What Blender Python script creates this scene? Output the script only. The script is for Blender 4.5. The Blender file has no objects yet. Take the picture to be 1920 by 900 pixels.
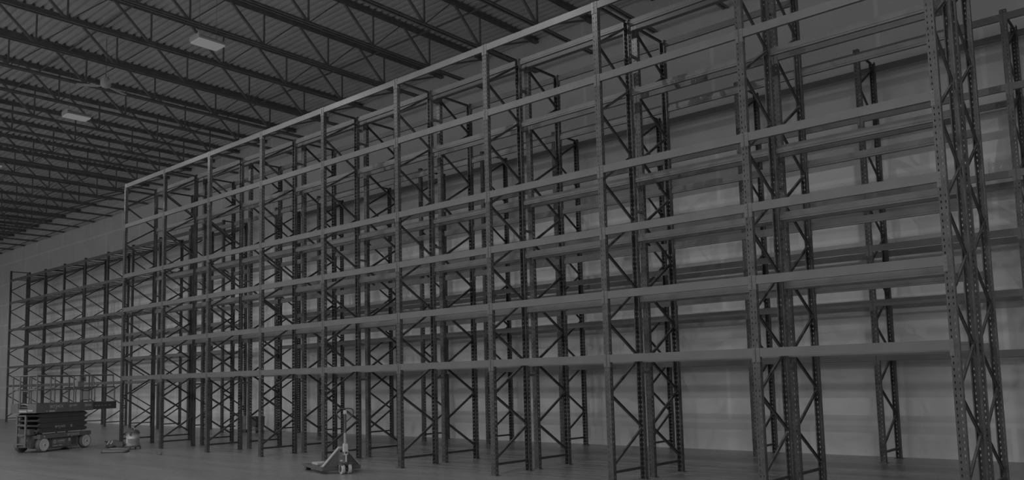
import bpy, math, random
from mathutils import Vector, Matrix
random.seed(7)
SC = bpy.context.scene
COL = SC.collection
PI = math.pi

# ------------------------------------------------------------------ camera
CAM_P = Vector((24.0728, -10.7468, 1.65))
YAW, PIT, ROL = math.radians(-41.73129), math.radians(5.58502), math.radians(-1.30386)
FPX, CXP, CYP = 1541.095, 922.03, 561.257
fw = Vector((math.sin(YAW)*math.cos(PIT), math.cos(YAW)*math.cos(PIT), math.sin(PIT)))
rt = Vector((math.cos(YAW), -math.sin(YAW), 0)); up = rt.cross(fw)
r2 = rt*math.cos(ROL) + up*math.sin(ROL); u2 = -rt*math.sin(ROL) + up*math.cos(ROL)
cd = bpy.data.cameras.new('camera'); cam = bpy.data.objects.new('camera', cd); COL.objects.link(cam)
m = Matrix.Identity(4)
for i in range(3):
    m[i][0] = r2[i]; m[i][1] = u2[i]; m[i][2] = -fw[i]; m[i][3] = CAM_P[i]
cam.matrix_world = m
cd.sensor_width = 36; cd.lens = FPX/1920*36
cd.shift_x = (960-CXP)/1920; cd.shift_y = (CYP-450)/1920
cd.clip_end = 300
SC.camera = cam
def proj(p):
    d = Vector(p)-CAM_P; z = d.dot(fw)
    if z < .2: return None
    return CXP+FPX*d.dot(r2)/z, CYP-FPX*d.dot(u2)/z

# ------------------------------------------------------------------ world, exposure, lamp power
SC.view_settings.view_transform = 'Standard'; SC.view_settings.look = 'None'
SC.view_settings.gamma = 1; SC.view_settings.exposure = 0
SC.view_settings.use_curve_mapping = False
w = bpy.data.worlds.new('ambient_fill'); SC.world = w; w.use_nodes = True  # even fill added through the open front, standing for the lit rest of hall
w.node_tree.nodes['Background'].inputs[0].default_value = (1, 1, 1, 1)
w.node_tree.nodes['Background'].inputs[1].default_value = 0.64
LAMP_W = 155.0          # each high bay of the aisle row
LAMP2_W = 760.0         # rows of the open half of the hall
LENS = 0.135            # brightness of a lit diffuser as the photograph shows it

# ------------------------------------------------------------------ materials
def mat(name, c, rough=.5, metal=0, spec=.5, noise=0, nscale=6, bump=0, emit=None, c2=None):
    M = bpy.data.materials.new(name); M.use_nodes = True
    nt = M.node_tree; b = nt.nodes['Principled BSDF']
    col = (c, c, c, 1) if not isinstance(c, tuple) else (*c, 1)
    b.inputs['Base Color'].default_value = col
    b.inputs['Roughness'].default_value = rough; b.inputs['Metallic'].default_value = metal
    b.inputs['Specular IOR Level'].default_value = spec
    if noise:
        tc = nt.nodes.new('ShaderNodeTexCoord'); n = nt.nodes.new('ShaderNodeTexNoise')
        n.inputs['Scale'].default_value = nscale; n.inputs['Detail'].default_value = 5
        nt.links.new(tc.outputs['Object'], n.inputs['Vector'])
        r = nt.nodes.new('ShaderNodeMapRange'); r.inputs[1].default_value = .3; r.inputs[2].default_value = .7
        r.inputs[3].default_value = 1-noise; r.inputs[4].default_value = 1+noise
        nt.links.new(n.outputs['Fac'], r.inputs[0])
        mx = nt.nodes.new('ShaderNodeVectorMath'); mx.operation = 'SCALE'
        mx.inputs[0].default_value = col[:3]; nt.links.new(r.outputs[0], mx.inputs['Scale'])
        nt.links.new(mx.outputs[0], b.inputs['Base Color'])
    if emit is not None:
        b.inputs['Emission Color'].default_value = (1, 1, 1, 1); b.inputs['Emission Strength'].default_value = emit
    return M
M_POST = mat('dark_painted_steel', .085, .42, 0, .5, .25, 9)
M_BRACE = mat('dark_brace_steel', .12, .45, 0, .5, .2, 9)
M_BEAM = mat('light_painted_beam', .175, .5, 0, .4, .08, 3)
M_CONN = mat('beam_connector_paint', .17, .45, 0, .5, .1, 8)
M_PLATE = mat('foot_plate_steel', .13, .5, 0, .5)
M_JOIST = mat('joist_steel', .22, .6, 0, .3, .15, 4)
M_JOISTL = mat('pale_joist_steel', .42, .5, 0, .4)
M_DECK = mat('roof_deck_steel', .70, .6, 0, .3, .08, 1.5)
M_GALV = mat('galvanised_steel', .42, .35, .6, .5, .2, 20)
M_HOUSE = mat('lamp_housing', .55, .5)
M_LENS = mat('lit_diffuser', .3, .6, emit=LENS)
M_BLACK = mat('black_plastic', .09, .45)
M_DARK = mat('dark_grey_plastic', .13, .5)
M_RUB = mat('tyre_rubber', .15, .7)
M_HUB = mat('pale_wheel_hub', .62, .5)
M_LIFT = mat('lift_paint', .16, .4, noise=.12, nscale=5)
M_LIFTD = mat('lift_scissor_paint', .085, .5)
M_MARK = mat('pale_lettering', .5, .6)
M_GREY = mat('mid_grey_paint', .27, .45, noise=.1, nscale=8)
M_PALE = mat('pale_sheet', .5, .7, noise=.1, nscale=12)
M_JACK = mat('jack_paint', .13, .4)
M_JACKL = mat('jack_edge_paint', .40, .4)
M_STEELP = mat('bright_drum_steel', .46, .35, .3, .5, .25, 7)
M_HOSE = mat('hose_plastic', .19, .5)
M_FAN = mat('pale_fan_paint', .6, .5)
M_WOOD = mat('pallet_wood', .3, .8, noise=.2)

def floor_mat():
    M = bpy.data.materials.new('polished_concrete'); M.use_nodes = True; nt = M.node_tree; b = nt.nodes['Principled BSDF']
    tc = nt.nodes.new('ShaderNodeTexCoord')
    mp = nt.nodes.new('ShaderNodeMapping'); mp.inputs['Scale'].default_value = (.22, 1.5, 1)
    nt.links.new(tc.outputs['Object'], mp.inputs[0])
    n = nt.nodes.new('ShaderNodeTexNoise'); n.inputs['Scale'].default_value = 1.3; n.inputs['Detail'].default_value = 6
    nt.links.new(mp.outputs[0], n.inputs['Vector'])
    n2 = nt.nodes.new('ShaderNodeTexNoise'); n2.inputs['Scale'].default_value = 9; n2.inputs['Detail'].default_value = 6
    nt.links.new(tc.outputs['Object'], n2.inputs['Vector'])
    a = nt.nodes.new('ShaderNodeMath'); a.operation = 'ADD'
    nt.links.new(n.outputs['Fac'], a.inputs[0]); nt.links.new(n2.outputs['Fac'], a.inputs[1])
    r = nt.nodes.new('ShaderNodeMapRange'); r.inputs[1].default_value = .7; r.inputs[2].default_value = 1.3
    r.inputs[3].default_value = .20; r.inputs[4].default_value = .33
    nt.links.new(a.outputs[0], r.inputs[0])
    # saw-cut joints running along the racks and across them
    sx = nt.nodes.new('ShaderNodeSeparateXYZ'); nt.links.new(tc.outputs['Object'], sx.inputs[0])
    def lines(out, off, pitch, wd):
        s = nt.nodes.new('ShaderNodeMath'); s.operation = 'ADD'; s.inputs[1].default_value = off; nt.links.new(out, s.inputs[0])
        d = nt.nodes.new('ShaderNodeMath'); d.operation = 'PINGPONG'; d.inputs[1].default_value = pitch/2; nt.links.new(s.outputs[0], d.inputs[0])
        l = nt.nodes.new('ShaderNodeMath'); l.operation = 'LESS_THAN'; l.inputs[1].default_value = wd; nt.links.new(d.outputs[0], l.inputs[0])
        return l.outputs[0]
    l1 = lines(sx.outputs[1], .9+3.6*8, 3.6, .012); l2 = lines(sx.outputs[0], 1.2+6*20, 6.0, .012)
    mxx = nt.nodes.new('ShaderNodeMath'); mxx.operation = 'MAXIMUM'; nt.links.new(l1, mxx.inputs[0]); nt.links.new(l2, mxx.inputs[1])
    k = nt.nodes.new('ShaderNodeMath'); k.operation = 'MULTIPLY_ADD'; k.inputs[1].default_value = -.6; k.inputs[2].default_value = 1
    nt.links.new(mxx.outputs[0], k.inputs[0])
    v = nt.nodes.new('ShaderNodeMath'); v.operation = 'MULTIPLY'; nt.links.new(r.outputs[0], v.inputs[0]); nt.links.new(k.outputs[0], v.inputs[1])
    cb = nt.nodes.new('ShaderNodeCombineColor')
    for i in range(3): nt.links.new(v.outputs[0], cb.inputs[i])
    nt.links.new(cb.outputs[0], b.inputs['Base Color'])
    b.inputs['Roughness'].default_value = .33; b.inputs['Specular IOR Level'].default_value = .65
    return M
def wall_mat():
    M = bpy.data.materials.new('precast_panel_wall'); M.use_nodes = True; nt = M.node_tree; b = nt.nodes['Principled BSDF']
    tc = nt.nodes.new('ShaderNodeTexCoord'); s = nt.nodes.new('ShaderNodeSeparateXYZ'); nt.links.new(tc.outputs['Object'], s.inputs[0])
    ax = nt.nodes.new('ShaderNodeMath'); ax.operation = 'ADD'; ax.inputs[1].default_value = 26.92+3.56*20
    az = nt.nodes.new('ShaderNodeMath'); az.operation = 'ADD'; az.inputs[1].default_value = -9.17+1.22*8
    nt.links.new(s.outputs[0], ax.inputs[0]); nt.links.new(s.outputs[2], az.inputs[0])
    c = nt.nodes.new('ShaderNodeCombineXYZ'); nt.links.new(ax.outputs[0], c.inputs[0]); nt.links.new(az.outputs[0], c.inputs[1])
    br = nt.nodes.new('ShaderNodeTexBrick'); br.offset = .5; br.inputs['Scale'].default_value = 1
    br.inputs['Brick Width'].default_value = 3.56; br.inputs['Row Height'].default_value = 1.22
    br.inputs['Mortar Size'].default_value = .06; br.inputs['Mortar Smooth'].default_value = .6
    br.inputs['Color1'].default_value = (.70, .70, .70, 1); br.inputs['Color2'].default_value = (.73, .73, .73, 1)
    br.inputs['Mortar'].default_value = (.82, .82, .82, 1)
    nt.links.new(c.outputs[0], br.inputs['Vector'])
    n = nt.nodes.new('ShaderNodeTexNoise'); n.inputs['Scale'].default_value = 1.2; n.inputs['Detail'].default_value = 4
    nt.links.new(tc.outputs['Object'], n.inputs['Vector'])
    r = nt.nodes.new('ShaderNodeMapRange'); r.inputs[1].default_value = .3; r.inputs[2].default_value = .7
    r.inputs[3].default_value = .95; r.inputs[4].default_value = 1.05
    nt.links.new(n.outputs['Fac'], r.inputs[0])
    mx = nt.nodes.new('ShaderNodeVectorMath'); mx.operation = 'SCALE'
    nt.links.new(br.outputs['Color'], mx.inputs[0]); nt.links.new(r.outputs[0], mx.inputs['Scale'])
    nt.links.new(mx.outputs[0], b.inputs['Base Color'])
    b.inputs['Roughness'].default_value = .75; b.inputs['Specular IOR Level'].default_value = .2
    return M
M_FLOOR = floor_mat(); M_WALL = wall_mat(); M_WALLE = mat('end_wall_paint', .5, .8)

# ------------------------------------------------------------------ mesh helpers
class MB:
    def __init__(s): s.v = []; s.f = []
    def box(s, x0, x1, y0, y1, z0, z1):
        n = len(s.v)
        s.v += [(x0,y0,z0),(x1,y0,z0),(x1,y1,z0),(x0,y1,z0),(x0,y0,z1),(x1,y0,z1),(x1,y1,z1),(x0,y1,z1)]
        s.f += [tuple(n+i for i in q) for q in ((0,3,2,1),(4,5,6,7),(0,1,5,4),(1,2,6,5),(2,3,7,6),(3,0,4,7))]
        return s
    def bar(s, a, b, w, h, upv=(0,0,1)):
        a = Vector(a); b = Vector(b); d = (b-a).normalized(); U = Vector(upv)
        if abs(d.dot(U)) > .98: U = Vector((1,0,0))
        X = d.cross(U).normalized(); Y = X.cross(d).normalized(); n = len(s.v)
        for p in (a, b):
            for sx, sy in ((-1,-1),(1,-1),(1,1),(-1,1)): s.v.append(tuple(p+X*sx*w/2+Y*sy*h/2))
        s.f += [tuple(n+i for i in q) for q in ((3,2,1,0),(4,5,6,7),(0,1,5,4),(1,2,6,5),(2,3,7,6),(3,0,4,7))]
        return s
    def prism(s, pts, axis, a, b):
        """pts polygon in the plane across axis, extruded from a to b"""
        n = len(s.v); k = len(pts)
        for t in (a, b):
            for p, q in pts:
                s.v.append({'x': (t,p,q), 'y': (p,t,q), 'z': (p,q,t)}[axis])
        s.f.append(tuple(n+i for i in range(k))); s.f.append(tuple(n+k+i for i in reversed(range(k))))
        for i in range(k): s.f.append((n+i, n+(i+1) % k, n+k+(i+1) % k, n+k+i)[::-1])
        return s
    def tube(s, path, r, seg=10, closed=False):
        path = [Vector(p) for p in path]; k = len(path); n = len(s.v); prev = None
        for i, p in enumerate(path):
            if closed: d = path[(i+1) % k]-path[i-1]
            else: d = path[min(i+1, k-1)]-path[max(i-1, 0)]
            d.normalize()
            U = prev if prev is not None else (Vector((0,0,1)) if abs(d.z) < .9 else Vector((1,0,0)))
            X = (U-d*U.dot(d)).normalized(); prev = X; Y = d.cross(X)
            rr = r[i] if isinstance(r, (list, tuple)) else r
            for j in range(seg):
                a = 2*PI*j/seg; s.v.append(tuple(p+X*math.cos(a)*rr+Y*math.sin(a)*rr))
        for i in range(k if closed else k-1):
            for j in range(seg):
                a, b = n+i*seg, n+((i+1) % k)*seg
                s.f.append((a+j, a+(j+1) % seg, b+(j+1) % seg, b+j))
        if not closed:
            s.f.append(tuple(n+j for j in reversed(range(seg)))); s.f.append(tuple(n+(k-1)*seg+j for j in range(seg)))
        return s
    def lathe(s, prof, c=(0,0,0), axis='z', seg=32):
        n = len(s.v); k = len(prof)
        for r, h in prof:
            for j in range(seg):
                a = 2*PI*j/seg; x, y = r*math.cos(a), r*math.sin(a)
                p = {'z': (x,y,h), 'y': (x,h,y), 'x': (h,x,y)}[axis]
                s.v.append((p[0]+c[0], p[1]+c[1], p[2]+c[2]))
        for i in range(k-1):
            for j in range(seg):
                s.f.append((n+i*seg+j, n+i*seg+(j+1) % seg, n+(i+1)*seg+(j+1) % seg, n+(i+1)*seg+j))
        s.f.append(tuple(n+j for j in reversed(range(seg)))); s.f.append(tuple(n+(k-1)*seg+j for j in range(seg)))
        return s
    def mesh(s, name, M, smooth=False, bevel=0):
        me = bpy.data.meshes.new(name); me.from_pydata(s.v, [], s.f); me.materials.append(M)
        import bmesh
        b = bmesh.new(); b.from_mesh(me)
        bmesh.ops.recalc_face_normals(b, faces=b.faces)
        if bevel: bmesh.ops.bevel(b, geom=list(b.edges), offset=bevel, segments=2, affect='EDGES', clamp_overlap=True)
        b.to_mesh(me); b.free()
        if smooth:
            me.polygons.foreach_set('use_smooth', [True]*len(me.polygons)); me.update()
            try: me.set_sharp_from_angle(angle=.7)
            except Exception: pass
        return me
def link(name, me, parent=None, loc=(0,0,0), rz=0):
    o = bpy.data.objects.new(name, me); COL.objects.link(o); o.parent = parent; o.location = loc; o.rotation_euler = (0,0,rz)
    return o
def obj(name, mb, M, parent=None, loc=(0,0,0), rz=0, smooth=False, bevel=0):
    return link(name, mb.mesh(name, M, smooth, bevel), parent, loc, rz)
def tag(o, label, cat, group=None, kind=None):
    o['label'] = label; o['category'] = cat
    if group: o['group'] = group
    if kind: o['kind'] = kind
    return o
def thing(name, loc, label, cat, group=None, rz=0, kind=None):
    o = bpy.data.objects.new(name, None); COL.objects.link(o); o.location = loc; o.rotation_euler = (0,0,rz)
    o.empty_display_size = .2
    return tag(o, label, cat, group, kind)
ORD = 'first second third fourth fifth sixth seventh eighth ninth tenth eleventh twelfth thirteenth fourteenth fifteenth sixteenth seventeenth eighteenth nineteenth twentieth'.split()
def oth(n):
    if n <= 20: return ORD[n-1]
    t = {2: 'twenty', 3: 'thirty', 4: 'forty'}[n//10]
    return t+'-'+ORD[n % 10-1] if n % 10 else t[:-1]+'ieth'

# ------------------------------------------------------------------ setting
YW = 6.30
def struct(name, mb, M):
    o = obj(name, mb, M); o['kind'] = 'structure'; return o
struct('floor', MB().box(-62, 42, -40, YW+.3, -.2, 0), M_FLOOR)
struct('wall_right', MB().box(38, 38.3, -40, YW, 0, 11.1), M_WALLE)
struct('wall_left', MB().box(-50.3, -50, -40, YW, 0, 11.1), M_WALLE)
struct('wall_back', MB().box(-62, 42, YW, YW+.3, 0, 11.1), M_WALL)
ZD = 10.84                               # underside of the steel deck
b = MB(); y = -40.0; P = .203; pts = []
while y < YW:
    pts += [(y, ZD+.075), (y+.06, ZD+.075), (y+.082, ZD), (y+.18, ZD), (y+.203, ZD+.075)]; y += P
n = len(pts)
b.v = [(-50, p, q) for p, q in pts]+[(36, p, q) for p, q in pts]
b.f = [(i, i+1, n+i+1, n+i) for i in range(n-1)]
k = len(b.v)
b.v += [(-50, pts[0][0], ZD+.25), (36, pts[0][0], ZD+.25), (-50, pts[-1][0], ZD+.25), (36, pts[-1][0], ZD+.25)]
b.f += [(k, k+1, k+3, k+2), (0, n, k+1, k), (n-1, k+2, k+3, 2*n-1)]
struct('ceiling', b, M_DECK)

# roof joists: two-angle chords, warren web with verticals
ZB, ZT = 9.90, ZD-.005
YN = [0.14+1.93*j for j in range(-8, 3)]           # bottom panel points
def two_angles(mb, z0, z1, y0, y1, lower=True):
    for sx in (-1, 1):
        xi, xo = sx*.012, sx*(.07 if lower else .10)
        zz = (z0, z0+.01) if lower else (z1-.01, z1)
        mb.box(min(xi,xo), max(xi,xo), y0, y1, *zz)
        mb.box(min(xi, sx*.02), max(xi, sx*.02), y0, y1, z0, z1)
bm_ = MB(); two_angles(bm_, ZB, ZB+.075, YN[0]-.5, YW-.04); me_bot = bm_.mesh('bottom_chord', M_JOIST)
bm_ = MB(); two_angles(bm_, ZT-.11, ZT, YN[0]-1, YW-.01, False); me_top = bm_.mesh('top_chord', M_JOIST)
hh = ZT-.03-(ZB+.03); half = 1.93/2
me_dl = MB().bar((0,0,0), (0,-half,hh), .055, .05, (1,0,0)).mesh('web_diagonal', M_JOIST)
me_dr = MB().bar((0,0,0), (0,half,hh), .024, .024, (1,0,0)).mesh('web_diagonal_light', M_JOIST)
me_vt = MB().bar((0,0,0), (0,0,hh), .036, .036).mesh('web_vertical', M_JOIST)
me_seat = MB().box(-.07, .07, YW-.28, YW-.01, ZT-.11, ZT-.062).mesh('joist_seat', M_JOIST)
me_end = MB().bar((0,0,0), (0,YW-.15-YN[-1],hh-.04), .045, .045, (1,0,0)).mesh('web_end_diagonal', M_JOIST)
far = MB()
for yy in YN:
    far.bar((0,yy,ZB+.03), (0,yy-half,ZT-.03), .045, .045, (1,0,0)); far.bar((0,yy,ZB+.03), (0,yy,ZT-.03), .036, .036)
    if yy != YN[-1]: far.bar((0,yy,ZB+.03), (0,yy+half,ZT-.03), .024, .024, (1,0,0))
far.bar((0,YN[-1],ZB+.03), (0,YW-.15,ZT-.07), .045, .045, (1,0,0))
me_far = far.mesh('web_lattice', M_JOIST)
JX = [7.07+1.83*k for k in range(9, 0, -1)]+[7.07-1.89*k for k in range(0, 23)]
for i, x in enumerate(JX):
    t = thing('roof_joist', (x, 0, 0), 'dark open-web steel roof joist, %s counting from the near right end' % oth(i+1),
              'roof joist', 'open-web roof joists under the deck', kind='structure')
    pale = abs(x-8.9) < .1
    def J(nm, me, loc=(0,0,0)):
        o = link(nm, me, t, loc)
        return o
    o = J('bottom_chord', me_bot)
    J('top_chord', me_top); J('seat', me_seat)
    if x < -9 or x > 17: J('web_lattice', me_far)
    else:
        for yy in YN:
            J('web_diagonal', me_dl, (0,yy,ZB+.03)); J('web_vertical', me_vt, (0,yy,ZB+.03))
            J('web_diagonal', me_dr if yy != YN[-1] else me_end, (0,yy,ZB+.03))
# bridging along the rack direction, tied to the chords
for yy, zz, nm, w_ in ((3.65, ZT-.10, 'upper', .05), (-2.28, ZT-.10, 'upper', .05), (-8.2, ZT-.10, 'upper', .05), (5.9, ZB+.03, 'lower', .05)):
    b = MB(); b.box(JX[-1], JX[0], yy-w_/2, yy+w_/2, zz-.004, zz+.004); b.box(JX[-1], JX[0], yy-.004, yy+.004, zz-w_/2, zz+w_/2)
    where = {3.65: 'above the back-to-back racks', -2.28: 'just in front of the first rack row', -8.2: 'over the open floor', 5.9: 'tying bottom chord tips along the wall'}[yy]
    tag(obj('bridging_rail', b, M_JOIST), 'long thin %s bridging rail crossing the roof joists %s' % (nm, where), 'bridging rail', 'joist bridging rails', 'structure')

# ------------------------------------------------------------------ racking
PT = 2.412; D = .921; G = .273
PW, PD_, TH = .099, .080, .003
def post_mesh(h):
    b = MB(); x0, x1, y0, y1 = -PW/2, PW/2, -PD_/2, PD_/2
    n = int(h/.076)
    def face(fn, lo, hi, holes):
        for i in range(n):
            z = i*.076
            fn(lo, hi, z, z+.038)
            cur = lo
            for (a, c_, hz) in holes:
                fn(cur, a, z+.038, z+.076); cur = c_
                if hz < .038: fn(a, c_, z+.038+hz, z+.076)
            fn(cur, hi, z+.038, z+.076)
        fn(lo, hi, n*.076, h)
    face(lambda a, c_, z, z2: b.box(a, c_, y0, y0+TH, z, z2), x0, x1, [(-.030, -.019, .028), (.019, .030, .028)])
    for sx in (-1, 1):
        xa, xb = (x0, x0+TH) if sx < 0 else (x1-TH, x1)
        face(lambda a, c_, z, z2: b.box(xa, xb, a, c_, z, z2), y0+TH, y1, [(y0+.024, y0+.036, .030), (y0+.054, y0+.066, .016)])
        xi, xj = (x0+TH, x0+.014) if sx < 0 else (x1-.014, x1-TH)
        b.box(xi, xj, y1-TH, y1, 0, h)
    return b.mesh('post', M_POST)
ME_POST = post_mesh(7.69); ME_POST_T = post_mesh(8.10)
ME_FOOT = MB().box(-.075, .075, -.06, .06, 0, .008).mesh('foot_plate', M_PLATE)
Z0, DZ, NB = .27, .5615, 13
ya, yb = PD_/2-.012, D-PD_/2+.012
def channel(a, b_, w, t_, name):
    """light channel lying in the plane of the frame, web towards -X"""
    mb = MB(); a = Vector(a); b_ = Vector(b_); d = (b_-a).normalized(); X = Vector((1,0,0)); Y = d.cross(X).normalized()
    mb.bar(a-X*.012, b_-X*.012, w, .004, X)
    for s in (-1, 1): mb.bar(a+Y*s*(w/2-.002), b_+Y*s*(w/2-.002), .004, .028, X)
    return mb.mesh(name, M_BRACE)
ME_UPR = channel((0,ya,0), (0,yb,DZ-.03), .042, .03, 'brace')     # rises towards the rear post
ME_UPF = channel((0,yb,0), (0,ya,DZ-.03), .042, .03, 'brace')
ME_STR = channel((0,ya,0), (0,yb,0), .042, .03, 'strut')
def frame(x, y, first_front, label, group, tall=False):
    t = thing('upright_frame', (x, y, 0), label, 'rack frame', group)
    me = ME_POST_T if tall else ME_POST
    link('post', me, t); link('post', me, t, (0, D, 0), PI)
    link('foot_plate', ME_FOOT, t); link('foot_plate', ME_FOOT, t, (0, D, 0))
    link('strut', ME_STR, t, (0, 0, .19)); link('strut', ME_STR, t, (0, 0, 8.06 if tall else 7.655))
    for k in range(NB):
        fr = (k % 2 == 0) == first_front
        link('brace', ME_UPR if fr else ME_UPF, t, (0, 0, Z0+k*DZ+.015))
    return t
XA = [i*PT for i in range(10)]
XL = [-5.339+i*2.42 for i in range(-8, 2)]
XR = [-4.653+i*2.395 for i in range(2, 13)]
YB = D+G; YL, YR = 4.885, 5.10
ends = {0: 'at its far left end', 9: 'at its near right end'}
for i, x in enumerate(XA):
    e = 'at its near right end' if i == 9 else ('at its far left end' if i == 0 else '%s from its far left end' % oth(i+1))
    frame(x, 0, True, 'dark perforated frame, nearest rack row, '+e, 'frames of the nearest rack row')
for i, x in enumerate(XA):
    e = 'at its near right end' if i == 9 else ('at its far left end' if i == 0 else '%s from its far left end' % oth(i+1))
    frame(x, YB, False, 'dark perforated frame, second rack row, '+e, 'frames of the second rack row')
for i, x in enumerate(XL):
    e = 'taller than its neighbours at the far left end' if i == 0 else '%s from its far left end' % oth(i+1)
    frame(x, YL, True, 'dark frame of distant wall rack, '+e, 'frames of the distant wall rack', i == 0)
for i, x in enumerate(XR):
    e = '%s frame right of the gap' % oth(i+1)
    frame(x, YR, True, 'dark frame of the wall rack behind the double row, '+e, 'frames of the wall rack on the right')
# flue spacers between the two back-to-back rows
b = MB(); b.box(-.02, .02, D+PD_/2, YB-PD_/2, -.02, .02); b.box(-.035, .035, D+PD_/2, D+PD_/2+.006, -.05, .05); b.box(-.035, .035, YB-PD_/2-.006, YB-PD_/2, -.05, .05)
ME_SP = b.mesh('row_spacer', M_BRACE)
for i, x in enumerate(XA):
    for hz, nm in ((1.72, 'low'), (4.4, 'middle'), (7.1, 'high')):
        tag(link('row_spacer', ME_SP, None, (x, 0, hz)), 'short %s spacer tying both front rows, %s frame pair from left' % (nm, oth(i+1)),
            'row spacer', 'spacers between the back-to-back rows')

LV = [1.994, 2.982, 3.988, 4.984, 6.479, 7.691]
LVC = [1.95, 2.94, 3.95, 4.93, 6.40, 7.62]
BH = .118
def beam_mb(mb, x0, x1, y, face, z):
    """step beam: plain outer face towards 'face' (-1 = viewer side), step on the inner side"""
    L0, L1 = x0+PW/2+.001, x1-PW/2-.001
    yo = y+face*PD_/2                      # outer face
    yi = yo-face*.05
    prof = [(yo, z-BH), (yi, z-BH), (yi, z-.045), (yo-face*.028, z-.045), (yo-face*.028, z), (yo, z)]
    # rolled rib lines on the inner side
    mb.prism(prof, 'x', L0, L1)
    yr = sorted((yi, yi-face*.004)); mb.box(L0, L1, yr[0], yr[1], z-.088, z-.072)
def conn_mb(mb, x0, x1, y, face, z):
    yo = y+face*PD_/2
    for xx, s in ((x0, 1), (x1, -1)):
        xa, xb = xx+s*.007, xx+s*(PW/2+.004)
        q = sorted((yo, yo+face*.005))
        mb.box(min(xa,xb), max(xa,xb), q[0], q[1], z-.19, z+.004)
        xe = xx+s*(PW/2); xf = xx+s*(PW/2+.005); q2 = sorted((yo, yo-face*.05))
        mb.box(min(xe,xf), max(xe,xf), q2[0], q2[1], z-.19, z+.004)
        for hz in (.03, .08, .13, .17):
            q3 = sorted((yo+face*.005, yo+face*.009)); xm = xx+s*.026
            mb.box(xm-.006, xm+.006, q3[0], q3[1], z-hz-.008, z-hz+.008)
BE = []
def row(Xs, yf, yr_, lv, name):
    for bay in range(len(Xs)-1):
        for li, z in enumerate(lv):
            for y, face, fn in ((yf, -1, 'front'), (yr_, 1, 'rear')):
                a, c_ = proj((Xs[bay], y, z)), proj((Xs[bay+1], y, z))
                area = 0
                if a and c_:
                    l = max(0, min(c_[0], 1920)-max(a[0], 0)); fr = l/max(1, c_[0]-a[0])
                    t0 = (max(a[0], 0)-a[0])/max(1, c_[0]-a[0]); t1 = t0+fr
                    v0 = a[1]+(c_[1]-a[1])*t0; v1 = a[1]+(c_[1]-a[1])*t1
                    if fr > 0 and max(v0, v1) > 0:
                        vis = 1 if min(v0, v1) > 0 else max(v0, v1)/max(1, abs(v1-v0))
                        d = (Vector((Xs[bay+1], y, z))-CAM_P).length
                        area = l*vis*BH*FPX/d
                BE.append((area, name, bay, li, fn, Xs[bay], Xs[bay+1], y, face, z))
row(XA, 0, D, LV, 'nearest rack row')
row(XA, YB, YB+D, LV, 'second rack row')
row(XL, YL, YL+D, LVC, 'distant wall rack')
row(XR, YR, YR+D, LVC, 'wall rack right of gap')
BE.sort(key=lambda q: -q[0])
LN = ['lowest', 'second', 'third', 'fourth', 'fifth', 'top']
cacheb = {}
for q in BE[:300]:
    area, name, bay, li, fn, x0, x1, y, face, z = q
    key = (round(x1-x0, 3), face)
    if key not in cacheb:
        a = MB(); beam_mb(a, 0, x1-x0, 0, face, 0); c_ = MB(); conn_mb(c_, 0, x1-x0, 0, face, 0)
        left = MB(); right = MB()
        half_n = len(c_.v)//2; hf = len(c_.f)//2
        left.v = c_.v[:half_n]; left.f = c_.f[:hf]
        right.v = c_.v[half_n:]; right.f = [tuple(i-half_n for i in f_) for f_ in c_.f[hf:]]
        cacheb[key] = (a.mesh('rack_beam', M_BEAM), left.mesh('connector', M_CONN), right.mesh('connector', M_CONN))
    A_, L_, R_ = cacheb[key]
    o = link('rack_beam', A_, None, (x0, y, z))
    tag(o, 'pale %s-side beam, %s level, %s bay from left, %s' % (fn, LN[li], oth(bay+1), name), 'rack beam',
        'beams of the '+name, 'thing')
    link('connector', L_, o); link('connector', R_, o)
rest = MB()
for q in BE[300:]:
    if q[0] <= 0: continue
    beam_mb(rest, q[5], q[6], q[7], q[8], q[9]); conn_mb(rest, q[5], q[6], q[7], q[8], q[9])
o = obj('rack_beam', rest, M_BEAM); tag(o, 'the many distant pale beams seen small in the wall racks', 'rack beam', None, 'stuff')
# loose cross bars lying on the beams of the distant wall rack
MEC = {}
for bay in range(0, 7):
    for li in (3, 4, 5):
        for k in range(5):
            x = XL[bay]+.3+k*.455
            if 'm' not in MEC: MEC['m'] = MB().box(-.02, .02, YL-.006, YL+D+.006, -.0445, -.012).mesh('cross_bar', M_BEAM)
            tag(link('cross_bar', MEC['m'], None, (x, 0, LVC[li])),
                'thin cross bar, %s of five, %s bay, %s level, distant wall rack' % (oth(k+1), oth(bay+1), LN[li]),
                'cross bar', 'cross bars on the distant wall rack')

# ------------------------------------------------------------------ ceiling lamps and fan
def high_bay(x, y, z, label, power, soft=0.0):
    t = thing('high_bay_light', (x, y, z), label, 'ceiling lamp', 'high bay lamps under the roof')
    t.scale = (.9, .8, 1)
    b = MB(); b.prism([(-.23, 0), (-.23, .035), (-.12, .11), (.12, .11), (.23, .035), (.23, 0), (.21, 0), (.21, .025), (-.21, .025), (-.21, 0)], 'y', -.38, .38)
    b.box(-.23, .23, -.40, -.38, 0, .11); b.box(-.23, .23, .38, .40, 0, .11)
    obj('housing', b, M_HOUSE, t)
    obj('diffuser', MB().box(-.208, .208, -.378, .378, -.03, .022), M_LENS, t)
    for s in (-.25, .25):
        obj('hanger_cable', MB().tube([(0, s, .11), (0, s, ZD-z)], .006, 6), M_GALV, t)
    ld = bpy.data.lights.new('high_bay_lamp', 'SPOT'); ld.energy = power; ld.spot_size = math.radians(174); ld.spot_blend = .35
    ld.shadow_soft_size = soft
    l = bpy.data.objects.new('high_bay_lamp', ld); COL.objects.link(l); l.parent = t; l.location = (0, 0, -.05)
    return t
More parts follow.
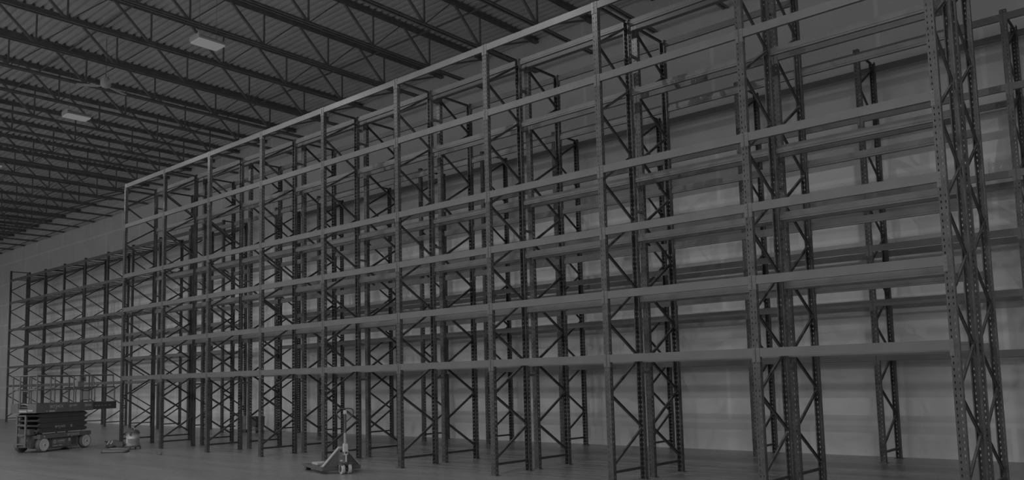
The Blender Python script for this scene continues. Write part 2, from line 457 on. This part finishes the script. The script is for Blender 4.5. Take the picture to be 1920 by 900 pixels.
names = {0: 'nearest lit lamp above the first rack row', -1: 'lit lamp in the middle of the three glowing under the roof', -2: 'farthest glowing lamp at the picture edge'}
for k in range(-5, 4):
    x = 8.0+7.0*k
    lab = {0: 'long glowing high bay lamp, the largest in view above the first rack row',
           -1: 'long glowing high bay lamp, second along the aisle, left of ceiling fan',
           -2: 'glowing high bay lamp, third along the aisle, cut by the left edge'}.get(k)
    if lab is None:
        lab = 'high bay lamp over the aisle, %s beyond the last one in view' % oth(-2-k) if k < 0 else 'high bay lamp over the aisle, %s towards the viewer' % oth(k)
    high_bay(x, -1.86, 9.10, lab, LAMP_W)
for y_, nm in ((-12.5, 'over the open floor'), (-25.0, 'in the farthest row from the racks')):
    for k in range(0, 5):
        high_bay(-12+10*k, y_, 9.93, 'high bay lamp %s, %s from far left' % (nm, oth(k+1)), LAMP2_W, .9)

high_bay(9.85, -4.2, 9.5, 'high bay lamp above the aisle just over the top of the view', 150)
fx, fy, fz = 2.68, -1.80, 9.50
t = thing('ceiling_fan', (fx, fy, fz), 'pale ceiling fan hanging between the roof joists', 'ceiling fan')
obj('down_rod', MB().tube([(0,0,.28), (0,0,ZD-fz)], .012, 8), M_GALV, t)
obj('motor', MB().lathe([(.03,.30),(.10,.27),(.13,.2),(.135,.08),(.10,.03),(.05,0)], seg=24), M_FAN, t, smooth=True)
for k in range(3):
    a = k*2*PI/3+2.0
    b = MB(); c_, s_ = math.cos(a), math.sin(a)
    P_ = [(.1, -.03), (.22, -.07), (.68, -.08), (.72, 0), (.68, .07), (.22, .05), (.1, .03)]
    n = len(P_)
    for dz in (0, .01):
        for (p, q_) in P_: b.v.append((c_*p-s_*q_, s_*p+c_*q_, .05+dz+q_*.15))
    b.f = [tuple(range(n)), tuple(range(2*n-1, n-1, -1))]+[(i, n+i, n+(i+1) % n, (i+1) % n) for i in range(n)]
    obj('blade', b, M_FAN, t)

# ------------------------------------------------------------------ scissor lift
T = thing('scissor_lift', (.37, -2.23, 0), 'dark scissor lift with folded arms, guard rails and pale wheel hubs beside far rack end', 'scissor lift',
          rz=math.atan2(.89838, -.43921))
# local x runs along the machine away from the viewer's left, local y to its far side
b = MB(); b.box(.24, 1.27, .04, .73, .07, .36); b.box(-.28, .24, .16, .61, .13, .36); b.box(1.27, 1.66, .16, .61, .13, .36)
b.box(-.34, -.28, .18, .59, .15, .42)
ch = obj('chassis', b, M_LIFT, T, bevel=.006)
obj('side_door', MB().box(.32, .98, .025, .04, .1, .33), M_LIFT, ch)
obj('pocket', MB().box(1.02, 1.18, .03, .041, .14, .31), M_BLACK, ch)
b = MB(); b.box(-.14, 1.68, -.02, .10, .355, .47); b.box(-.14, 1.68, .67, .79, .355, .47); b.box(-.14, -.06, .1, .67, .355, .44); b.box(1.6, 1.68, .1, .67, .355, .44)
rl = obj('frame_rail', b, M_LIFT, T, bevel=.005)
for sx in (0, 1.5):
    for wy in (-.02, .67):
        cy_ = wy+.06
        R_ = .195
        wo = obj('wheel', MB().lathe([(R_-.04, cy_-.062), (R_-.01, cy_-.058), (R_, cy_-.04), (R_, cy_+.04), (R_-.01, cy_+.058), (R_-.04, cy_+.062)], (sx, 0, R_), 'y', 36), M_RUB, T, smooth=True)
        side = -1 if wy < 0 else 1
        hb = MB().lathe([(.158, cy_), (.158, cy_+side*.068), (.135, cy_+side*.072), (.115, cy_+side*.065), (.03, cy_+side*.066), (.028, cy_+side*.08), (.02, cy_+side*.082)], (sx, 0, R_), 'y', 32)
        obj('hub', hb, M_HUB, wo, smooth=True)
        obj('hub_cap', MB().lathe([(.022, cy_+side*.08), (.018, cy_+side*.088)], (sx, 0, R_), 'y', 16), M_BLACK, wo)
# folded scissor arms
for k in range(4):
    z0 = .492+k*.1375; z1 = z0+.134; zm = (z0+z1)/2
    xl, xr = -.16, 1.60
    for (ya_, yb_) in ((.03, .12), (.65, .74)):
        b = MB(); b.prism([(xl+.10, z0), (xr-.13, z0), (xr-.02, zm-.012), (xr-.02, zm+.012), (xr-.13, z1), (xl+.10, z1), (xl, zm+.012), (xl, zm-.012)], 'y', ya_, yb_)
        sa = obj('scissor_arm', b, M_LIFTD, T, bevel=.004)
    obj('cross_pin', MB().tube([(xl+.04, .1, zm), (xl+.04, .67, zm)], .03, 12), M_LIFTD, T, smooth=True)
    obj('cross_pin', MB().tube([(xr-.08, .1, zm), (xr-.08, .67, zm)], .03, 12), M_LIFTD, T, smooth=True)
obj('lift_cylinder', MB().tube([(.2, .38, .56), (1.2, .38, .92)], .055, 16), M_GREY, T, smooth=True)
# safety stripe pieces under the arms
for a_, c_ in ((-.02, .42), (.48, .78), (.86, 1.32), (1.38, 1.52)):
    obj('pale_strip', MB().box(a_, c_, .018, .03, .482, .505), M_MARK, T)
# platform
b = MB(); b.box(-.30, 1.72, -.03, .80, 1.045, 1.09)
obj('platform_deck', b, M_LIFT, T)
b = MB(); b.box(-.30, 1.72, -.035, -.02, 1.045, 1.29); b.box(-.30, 1.72, .79, .805, 1.045, 1.29); b.box(-.315, -.30, -.035, .25, 1.045, 1.29); b.box(-.315, -.30, .56, .805, 1.045, 1.29); b.box(-.315, -.30, .25, .56, 1.045, 1.16)
tb = obj('toe_board', b, M_LIFT, T)
b = MB(); b.box(1.60, 2.68, .0, .77, 1.10, 1.13); b.box(1.60, 2.68, -.012, 0, 1.06, 1.27); b.box(1.60, 2.68, .77, .782, 1.06, 1.27); b.box(2.668, 2.68, 0, .77, 1.06, 1.27)
xd = obj('extension_deck', b, M_LIFTD, T)
for a_ in (1.82, 1.94, 2.06, 2.2, 2.38): obj('pale_strip', MB().box(a_, a_+.07, -.016, -.011, 1.16, 1.175), M_MARK, xd)
def rail(mb, pts, r=.019): mb.tube(pts, r, 8)
b = MB()
for yy in (-.01, .78):
    rail(b, [(-.28, yy, 2.03), (1.70, yy, 2.03)]); rail(b, [(-.28, yy, 1.66), (1.70, yy, 1.66)])
    for s in (-.28, .32, 1.0, 1.68): rail(b, [(s, yy, 1.09), (s, yy, 2.03)])
rail(b, [(-.28, -.01, 2.03), (-.28, .78, 2.03)]); rail(b, [(-.28, .55, 1.66), (-.28, .78, 1.66)]); rail(b, [(-.28, -.01, 1.66), (-.28, .25, 1.66)])
rail(b, [(-.28, .25, 1.09), (-.28, .25, 2.03)]); rail(b, [(-.28, .55, 1.09), (-.28, .55, 2.03)])
obj('guard_rail', b, M_LIFT, T, smooth=True)
b = MB()
for yy in (.03, .74):
    rail(b, [(1.45, yy, 2.05), (2.58, yy, 2.05)]); rail(b, [(1.45, yy, 1.70), (2.64, yy, 1.70)])
    rail(b, [(2.58, yy, 2.05), (2.60, yy, 1.70)]); rail(b, [(2.64, yy, 1.70), (2.65, yy, 1.12)]); rail(b, [(1.62, yy, 1.12), (1.62, yy, 2.05)])
rail(b, [(2.58, .03, 2.05), (2.58, .74, 2.05)]); rail(b, [(2.65, .03, 1.70), (2.65, .74, 1.70)])
obj('extension_guard_rail', b, M_LIFT, T, smooth=True)
gt = MB(); rail(gt, [(-.285, .27, 1.62), (-.285, .53, 1.62), (-.285, .53, 1.2), (-.285, .27, 1.2)]); obj('entry_gate', gt, M_LIFT, T)
b = MB(); b.box(1.25, 1.50, .02, .16, 1.86, 2.0); b.box(1.20, 1.40, .03, .15, 1.72, 1.86)
cb_ = obj('control_box', b, M_GREY, T, bevel=.012)
obj('joystick', MB().tube([(1.36, .09, 2.0), (1.36, .09, 2.10)], .018, 10), M_BLACK, cb_, smooth=True)
obj('control_screen', MB().box(1.30, 1.42, .012, .021, 1.89, 1.97), M_BLACK, cb_)
bx_ = obj('manual_box', MB().box(1.36, 1.62, .02, .12, 1.32, 1.62), M_DARK, T, bevel=.01)
obj('pale_sheet', MB().box(1.385, 1.595, .012, .021, 1.35, 1.59), M_MARK, bx_)
obj('control_cable', MB().tube([(1.22, .1, 1.72), (1.17, .08, 1.55), (1.18, .08, 1.3), (1.24, .1, 1.1)], .012, 8), M_BLACK, T, smooth=True)
obj('hose_loop', MB().tube([(-.2, .55, 1.1)]+[(-.2+.02*math.cos(a), .5-.22*math.cos(a)*1.0, 1.12+.16*math.sin(a)) for a in [PI*i/12 for i in range(13)]], .016, 8), M_MARK, T, smooth=True)
obj('motor_cover', MB().box(-.26, .1, .5, .7, 1.09, 1.26), M_DARK, T, bevel=.02)
# ladder and end equipment
b = MB()
for yy in (.2, .48): b.box(-.40, -.365, yy, yy+.05, .16, 1.0)
for zz in (.22, .46, .72, .96): b.box(-.405, -.36, .2, .53, zz, zz+.035)
obj('ladder', b, M_LIFT, T)
obj('hydraulic_tank', MB().box(-.26, -.06, .2, .58, .45, .62), M_DARK, T, bevel=.015)
obj('axle', MB().box(-.06, .06, .1, .68, .14, .24), M_LIFT, T, bevel=.008)
obj('axle', MB().box(1.44, 1.56, .1, .68, .14, .24), M_LIFT, T, bevel=.008)
obj('end_lamp', MB().box(-.352, -.338, .52, .58, .3, .36), M_MARK, T)
obj('end_lamp', MB().box(-.352, -.338, .2, .26, .3, .36), M_MARK, T)
def text(s, parent, x, y, z, size, name='lettering', sx=1.0):
    cu = bpy.data.curves.new('lettering', 'FONT'); cu.body = s; cu.size = size; cu.extrude = .0015; cu.offset = size*.012
    cu.materials.append(M_MARK)
    tmp = bpy.data.objects.new('lettering_curve', cu); me = bpy.data.meshes.new_from_object(tmp); bpy.data.objects.remove(tmp)
    if not me.materials: me.materials.append(M_MARK)
    o = bpy.data.objects.new(name, me); COL.objects.link(o); o.parent = parent; o.location = (x, y, z); o.rotation_euler = (PI/2, 0, 0)
    o.scale = (sx, 1, 1)
    return o
def badge(parent, x, y, z, r, teeth=0):
    b = MB(); n = 32; prof = []
    for i in range(n):
        a = 2*PI*i/n; ro = r*(1+(.18 if teeth and (i*teeth//n*0+int(i*teeth*2/n) % 2 == 0) else 0)); prof.append((x+ro*math.cos(a), z+ro*math.sin(a)))
    inn = [(x+.45*r*math.cos(2*PI*i/n), z+.5*r*math.sin(2*PI*i/n)) for i in range(n)]
    k = 0
    for yy in (y-.002, y):
        b.v += [(p, yy, q) for p, q in prof]+[(p, yy, q) for p, q in inn]
    for i in range(n):
        j = (i+1) % n
        b.f += [(i, j, n+j, n+i), (2*n+i, 3*n+i, 3*n+j, 2*n+j), (i, 2*n+i, 2*n+j, j), (n+i, n+j, 3*n+j, 3*n+i)]
    return obj('badge', b, M_MARK, parent)
for (par, x, y, z, sz) in ((tb, .14, -.037, 1.165, .105), (rl, .80, -.022, .385, .08)):
    text('SKY', par, x, y, z, sz); text('J', par, x+sz*1.93, y, z-.012, sz*1.35); text('ACK', par, x+sz*2.40, y, z, sz)
sa_ = obj('arm_plate', MB().box(.30, 1.2, .024, .029, .60, .70), M_LIFTD, T)
text('SKY', sa_, .40, .022, .625, .08); text('J', sa_, .40+.155, .022, .614, .105); text('ACK', sa_, .40+.205, .022, .625, .08)
badge(sa_, .98, .023, .65, .035); badge(tb, .87, -.036, 1.2, .036); text('SUMMIT', tb, .93, -.037, 1.185, .058, sx=.9)
text('SJIII 4632', tb, 1.40, -.037, 1.165, .085, sx=.8)
badge(rl, 1.2, -.021, .41, .03)
dr = obj('door_panel', MB().box(.30, .96, .02, .026, .10, .33), M_LIFT, ch)
badge(dr, .40, .019, .245, .045, 8); text('SUMMIT', dr, .48, .018, .232, .082, sx=1.0)
obj('pale_strip', MB().box(.52, .75, .016, .0195, .205, .213), M_MARK, dr)
obj('pale_strip', MB().box(.34, .50, .016, .0195, .13, .15), M_MARK, dr); obj('pale_strip', MB().box(.54, .66, .016, .0195, .135, .155), M_MARK, dr)
obj('sticker', MB().box(.88, .95, .016, .0195, .23, .31), M_MARK, dr)
obj('sticker', MB().box(.12, .32, -.038, -.0355, 1.06, 1.10), M_MARK, tb); text('K', tb, .02, -.037, 1.055, .07)
obj('sticker', MB().box(-.02, .02, -.024, -.0205, .39, .43), M_MARK, rl)
obj('sticker', MB().box(-.319, -.3155, .08, .24, 1.09, 1.13), M_MARK, tb); obj('sticker', MB().box(-.319, -.3155, .28, .52, 1.07, 1.12), M_MARK, tb)

# ------------------------------------------------------------------ pallet jack
PH = math.radians(-73)
J = thing('pallet_jack', (11.88, -1.20, 0), 'hand pallet jack with upright loop handle standing before the first rack row', 'pallet jack',
          rz=math.atan2(math.cos(PH), math.sin(PH)))
for s in (-1, 1):
    b = MB(); yo = s*.30; wf = .075
    b.prism([(.20, .055), (.26, .05), (1.28, .075), (1.34, .10), (1.34, .12), (.20, .125)], 'y', yo-wf, yo+wf)
    fk = obj('fork', b, M_JACK, J, bevel=.006)
    obj('load_roller', MB().lathe([(.036, yo-.05), (.04, yo-.045), (.04, yo+.045), (.036, yo+.05)], (1.20, 0, .04), 'y', 20), M_BLACK, J, smooth=True)
    b = MB(); b.box(1.12, 1.24, yo-.062, yo-.052, .03, .09); b.box(1.12, 1.24, yo+.052, yo+.062, .03, .09); obj('roller_bracket', b, M_DARK, J)
    # sloping gusset plate from fork heel up to the pump head
    b = MB()
    P0 = [(.20, yo+s*.07, .125), (.36, yo+s*.07, .125), (.20, s*.05, .47), (.14, s*.05, .47), (.14, s*.05, .125)]
    n = 5
    for dx in (0, .012): b.v += [(p[0]+dx, p[1], p[2]) for p in P0]
    b.f = [(0, 1, 2, 3, 4), (9, 8, 7, 6, 5)]+[(i, (i+1) % 5, 5+(i+1) % 5, 5+i) for i in range(5)]
    obj('gusset_plate', b, M_JACK, J)
    obj('gusset_edge', MB().bar((.22, yo+s*.06, .13), (.18, s*.05, .475), .07, .02, (0, s, 0)), M_JACKL, J)
obj('heel_bar', MB().box(.16, .30, -.37, .37, .06, .13), M_JACK, J, bevel=.008)
obj('head_plate', MB().box(.08, .22, -.07, .07, .45, .485), M_JACKL, J, bevel=.006)
obj('axle', MB().tube([(0, -.11, .095), (0, .11, .095)], .018, 12), M_DARK, J)
for s in (-1, 1):
    wh = obj('steer_wheel', MB().lathe([(.09, s*.065-.028), (.098, s*.065-.022), (.098, s*.065+.022), (.09, s*.065+.028)], (0, 0, .098), 'y', 32), M_HUB, J, smooth=True)
    obj('hub', MB().lathe([(.06, s*.065-.031), (.06, s*.065+.031)], (0, 0, .098), 'y', 24), M_BLACK, wh)
obj('pump', MB().lathe([(.06, .16), (.065, .19), (.065, .22), (.045, .23), (.042, .36), (.05, .37), (.05, .40), (.03, .41)], (.0, 0, 0), 'z', 20), M_DARK, J, smooth=True)
obj('pump_rod', MB().tube([(-.05, 0, .2), (-.05, 0, .36)], .014, 10), M_HUB, J, smooth=True)
b = MB(); b.box(-.09, .2, -.10, -.085, .16, .2); b.box(-.09, .2, .085, .10, .16, .2); b.box(-.09, .2, -.1, .1, .19, .205); obj('pump_bracket', b, M_DARK, J)
obj('handle_socket', MB().prism([(-.045, .34), (.045, .34), (.035, .5), (.03, .55), (-.03, .55), (-.04, .5)], 'y', -.04, .04), M_HUB, J, bevel=.008)
obj('handle_sleeve', MB().tube([(0, 0, .54), (0, 0, .74)], .028, 14), M_JACKL, J, smooth=True)
obj('handle_shaft', MB().tube([(0, 0, .73), (0, 0, 1.12)], .024, 14), M_DARK, J, smooth=True)
obj('handle_collar', MB().box(-.028, .028, -.026, .026, 1.08, 1.155), M_HUB, J, bevel=.006)
loop = [(0, .0, .93), (0, .06, .97), (0, .135, 1.04), (0, .165, 1.10), (0, .155, 1.15), (0, .12, 1.178), (0, .06, 1.185), (0, -.06, 1.185), (0, -.12, 1.178), (0, -.155, 1.15), (0, -.165, 1.10), (0, -.135, 1.04), (0, -.06, .97)]
obj('handle_loop', MB().tube(loop, .011, 10, True), M_BLACK, J, smooth=True)
obj('release_lever', MB().tube([(0, .0, 1.12), (-.03, -.05, 1.10), (-.05, -.12, 1.055)], .008, 8), M_DARK, J, smooth=True)
hd = Vector((math.sin(PH), math.cos(PH))); nl = Vector((-hd.y, hd.x))
cpos = Vector((11.88, -1.20))+hd*.82-nl*.10*0
tag(obj('flat_carton', MB().box(-.16, .16, -.30, .30, .1255, .165), M_PALE, None, (cpos.x, cpos.y, 0), math.atan2(hd.y, hd.x), bevel=.006),
    'small flat pale carton lying across the forks of the pallet jack', 'carton')

# ------------------------------------------------------------------ drum vacuum, its hose, floor tool, hook
V = thing('shop_vacuum', (1.76, -.47, 0), 'pale metal drum vacuum with black lid standing near the leftmost front post', 'vacuum cleaner')
V.scale = (.88, .88, .93)
obj('drum', MB().lathe([(.17,.10),(.185,.105),(.19,.14),(.19,.30),(.194,.305),(.194,.315),(.19,.32),(.19,.43),(.196,.435),(.196,.45),(.18,.455)], seg=40), M_STEELP, V, smooth=True)
obj('lid', MB().lathe([(.198,.44),(.2,.47),(.185,.50),(.15,.54),(.10,.565),(.05,.572)], seg=40), M_BLACK, V, smooth=True)
obj('lid_band', MB().lathe([(.203,.445),(.203,.465)], seg=40), M_GREY, V)
obj('carry_handle', MB().tube([(-.09,0,.55),(-.08,0,.60),(-.03,0,.62),(.05,0,.62),(.09,0,.59),(.1,0,.55)], .016, 10), M_GREY, V, smooth=True)
for a in (-.9, .5):
    obj('latch', MB().box(-.03, .03, -.215, -.19, .40, .50), M_BLACK, V, rz=a+.3)
obj('inlet_port', MB().tube([(-.18,-.05,.38),(-.25,-.09,.38)], .035, 14), M_GREY, V, smooth=True)
obj('label_panel', MB().prism([(.193*math.cos(a), .193*math.sin(a)) for a in [math.radians(d) for d in range(225, 286, 6)]]+[(.188*math.cos(a), .188*math.sin(a)) for a in [math.radians(d) for d in range(285, 224, -6)]], 'z', .18, .38), M_HUB, V)
obj('base_ring', MB().lathe([(.205,.06),(.215,.07),(.215,.10),(.195,.115)], seg=32), M_DARK, V, smooth=True)
for k in range(4):
    a = PI/4+k*PI/2; cx_, cy_ = .225*math.cos(a), .225*math.sin(a)
    cs = obj('caster', MB().lathe([(.028, cy_-.012), (.03, cy_-.008), (.03, cy_+.008), (.028, cy_+.012)], (cx_, 0, .03), 'y', 16), M_BLACK, V, smooth=True)
    obj('caster_arm', MB().box(cx_-.02, cx_+.02, cy_-.018, cy_+.018, .045, .09), M_DARK, cs)
def bez(pts, n=8):
    out = []
    P_ = [Vector(p) for p in pts]
    for i in range(len(P_)-1):
        p0, p1, p2, p3 = P_[max(i-1,0)], P_[i], P_[i+1], P_[min(i+2, len(P_)-1)]
        for k in range(n):
            t = k/n; out.append(.5*((2*p1)+(-p0+p2)*t+(2*p0-5*p1+4*p2-p3)*t*t+(-p0+3*p1-3*p2+p3)*t**3))
    out.append(P_[-1]); return out
hp = bez([(1.60,-.99,.034),(1.85,-.86,.034),(2.12,-.83,.034),(2.36,-.86,.034),(2.52,-.97,.034),(2.72,-1.12,.034),(2.62,-1.28,.036),(2.5,-1.36,.034),(2.38,-1.46,.034),(2.30,-1.52,.04)], 14)
rr = [.031+.003*(i % 2) for i in range(len(hp))]; rr[0] = rr[1] = .038; rr[-1] = rr[-2] = .042
tag(obj('vacuum_hose', MB().tube(hp, rr, 12), M_HOSE, smooth=True), 'thick grey ribbed hose curled on the floor before the drum vacuum', 'hose')
F = thing('floor_tool', (.50, -.50, 0), 'low black power tool with slanted body and pale strips lying left of vacuum', 'power tool', rz=.55)
F.scale = (.78, .78, .9)
b = MB(); b.lathe([(.10,.01),(.17,.015),(.19,.04),(.18,.07),(.12,.10),(.05,.11)], seg=28); obj('base', b, M_BLACK, F, smooth=True)
b = MB(); b.prism([(-.04,.09),(.30,.03),(.50,.02),(.52,.12),(.30,.19),(.10,.235),(.02,.23)], 'y', -.08, .08); obj('body', b, M_DARK, F, bevel=.02)
obj('pale_strip', MB().bar((.03,-.083,.10),(.11,-.083,.21), .02, .035), M_HUB, F)
obj('pale_strip', MB().bar((-.14,-.04,.09),(-.06,-.04,.20), .02, .03), M_HUB, F)
obj('front_grip', MB().tube([(-.15,-.02,.06),(-.16,-.02,.15),(-.17,-.02,.17)], [.03,.025,.03], 12), M_BLACK, F, smooth=True)
obj('grip_cap', MB().box(-.24, -.10, -.06, .02, .165, .205), M_BLACK, F, bevel=.008)
obj('rear_grip', MB().tube([(.50,0,.11),(.60,0,.12),(.68,0,.10)], .025, 10), M_BLACK, F, smooth=True)
obj('motor', MB().lathe([(.06,.03),(.08,.05),(.08,.15),(.06,.17)], (.42, .02, 0), 'z', 20), M_BLACK, F, smooth=True)
hk = [(4.33+.085*math.cos(a), -1.0+.03*math.cos(a), .075+.062*math.sin(a)) for a in [PI+PI*i/12 for i in range(13)]]
tag(obj('metal_hook', MB().tube(hk, [.010+.012*math.sin(PI*i/12) for i in range(13)], 8), M_DARK, smooth=True), 'small dark crescent-shaped hook lying alone on the floor joint', 'hook')

# ------------------------------------------------------------------ goods standing in the gap of the wall rack
def pallet(x, y, lab):
    t = thing('wooden_pallet', (x, y, 0), lab, 'pallet', 'pallets in the gap between wall racks'); t.scale = (.62, .5, .83)
    for k in range(5): obj('deck_board', MB().box(-.4+k*.175, -.4+k*.175+.1, -.38, .38, .10, .12), M_WOOD, t)
    for yy in (-.38, -.04, .30): obj('runner', MB().box(-.4, .4, yy, yy+.08, 0, .10), M_WOOD, t)
pallet(-2.22, 5.25, 'low wooden pallet under the pale stack in the wall rack gap')
z = .10
for k in range(9):
    h = .05 if k else .12
    dx = random.uniform(-.012, .012)
    tag(obj('flat_carton', MB().box(-.15, .15, -.13, .13, 0, h-.006), M_PALE, None, (-2.25+dx, 5.25+dx, z), bevel=.004),
        'flat pale carton, %s from bottom of the stack behind the frames' % oth(k+1), 'carton', 'flat cartons stacked in the gap')
    z += h-.005
pallet(-1.38, 5.30, 'low wooden pallet under the black crate in the wall rack gap')
b = MB(); pr = [(-.22,0),(.22,0),(.25,.05),(.24,.10),(.14,.13),(-.03,.14),(-.2,.12),(-.25,.06)]; b.prism(pr, 'y', -.17, .17)
tag(obj('wrapped_bundle', b, M_GREY, None, (-1.38, 5.30, .10), bevel=.03), 'rounded grey wrapped bundle lying under the black crate', 'bundle')
K = thing('storage_crate', (-1.38, 5.30, .242), 'black open crate resting on grey bundle beside the pale cartons', 'crate')
b = MB(); b.box(-.42,.42,-.28,.28,0,.02); b.box(-.42,-.40,-.28,.28,.02,.33); b.box(.40,.42,-.28,.28,.02,.33); b.box(-.40,.40,-.28,-.26,.02,.33); b.box(-.40,.40,.26,.28,.02,.33)
K.scale = (.62, .62, .95)
obj('body', b, M_BLACK, K); b = MB(); b.box(-.44,.44,-.30,-.28,.30,.335); b.box(-.44,.44,.28,.30,.30,.335); b.box(-.44,-.42,-.28,.28,.30,.335); b.box(.42,.44,-.28,.28,.30,.335); obj('rim', b, M_BLACK, K)
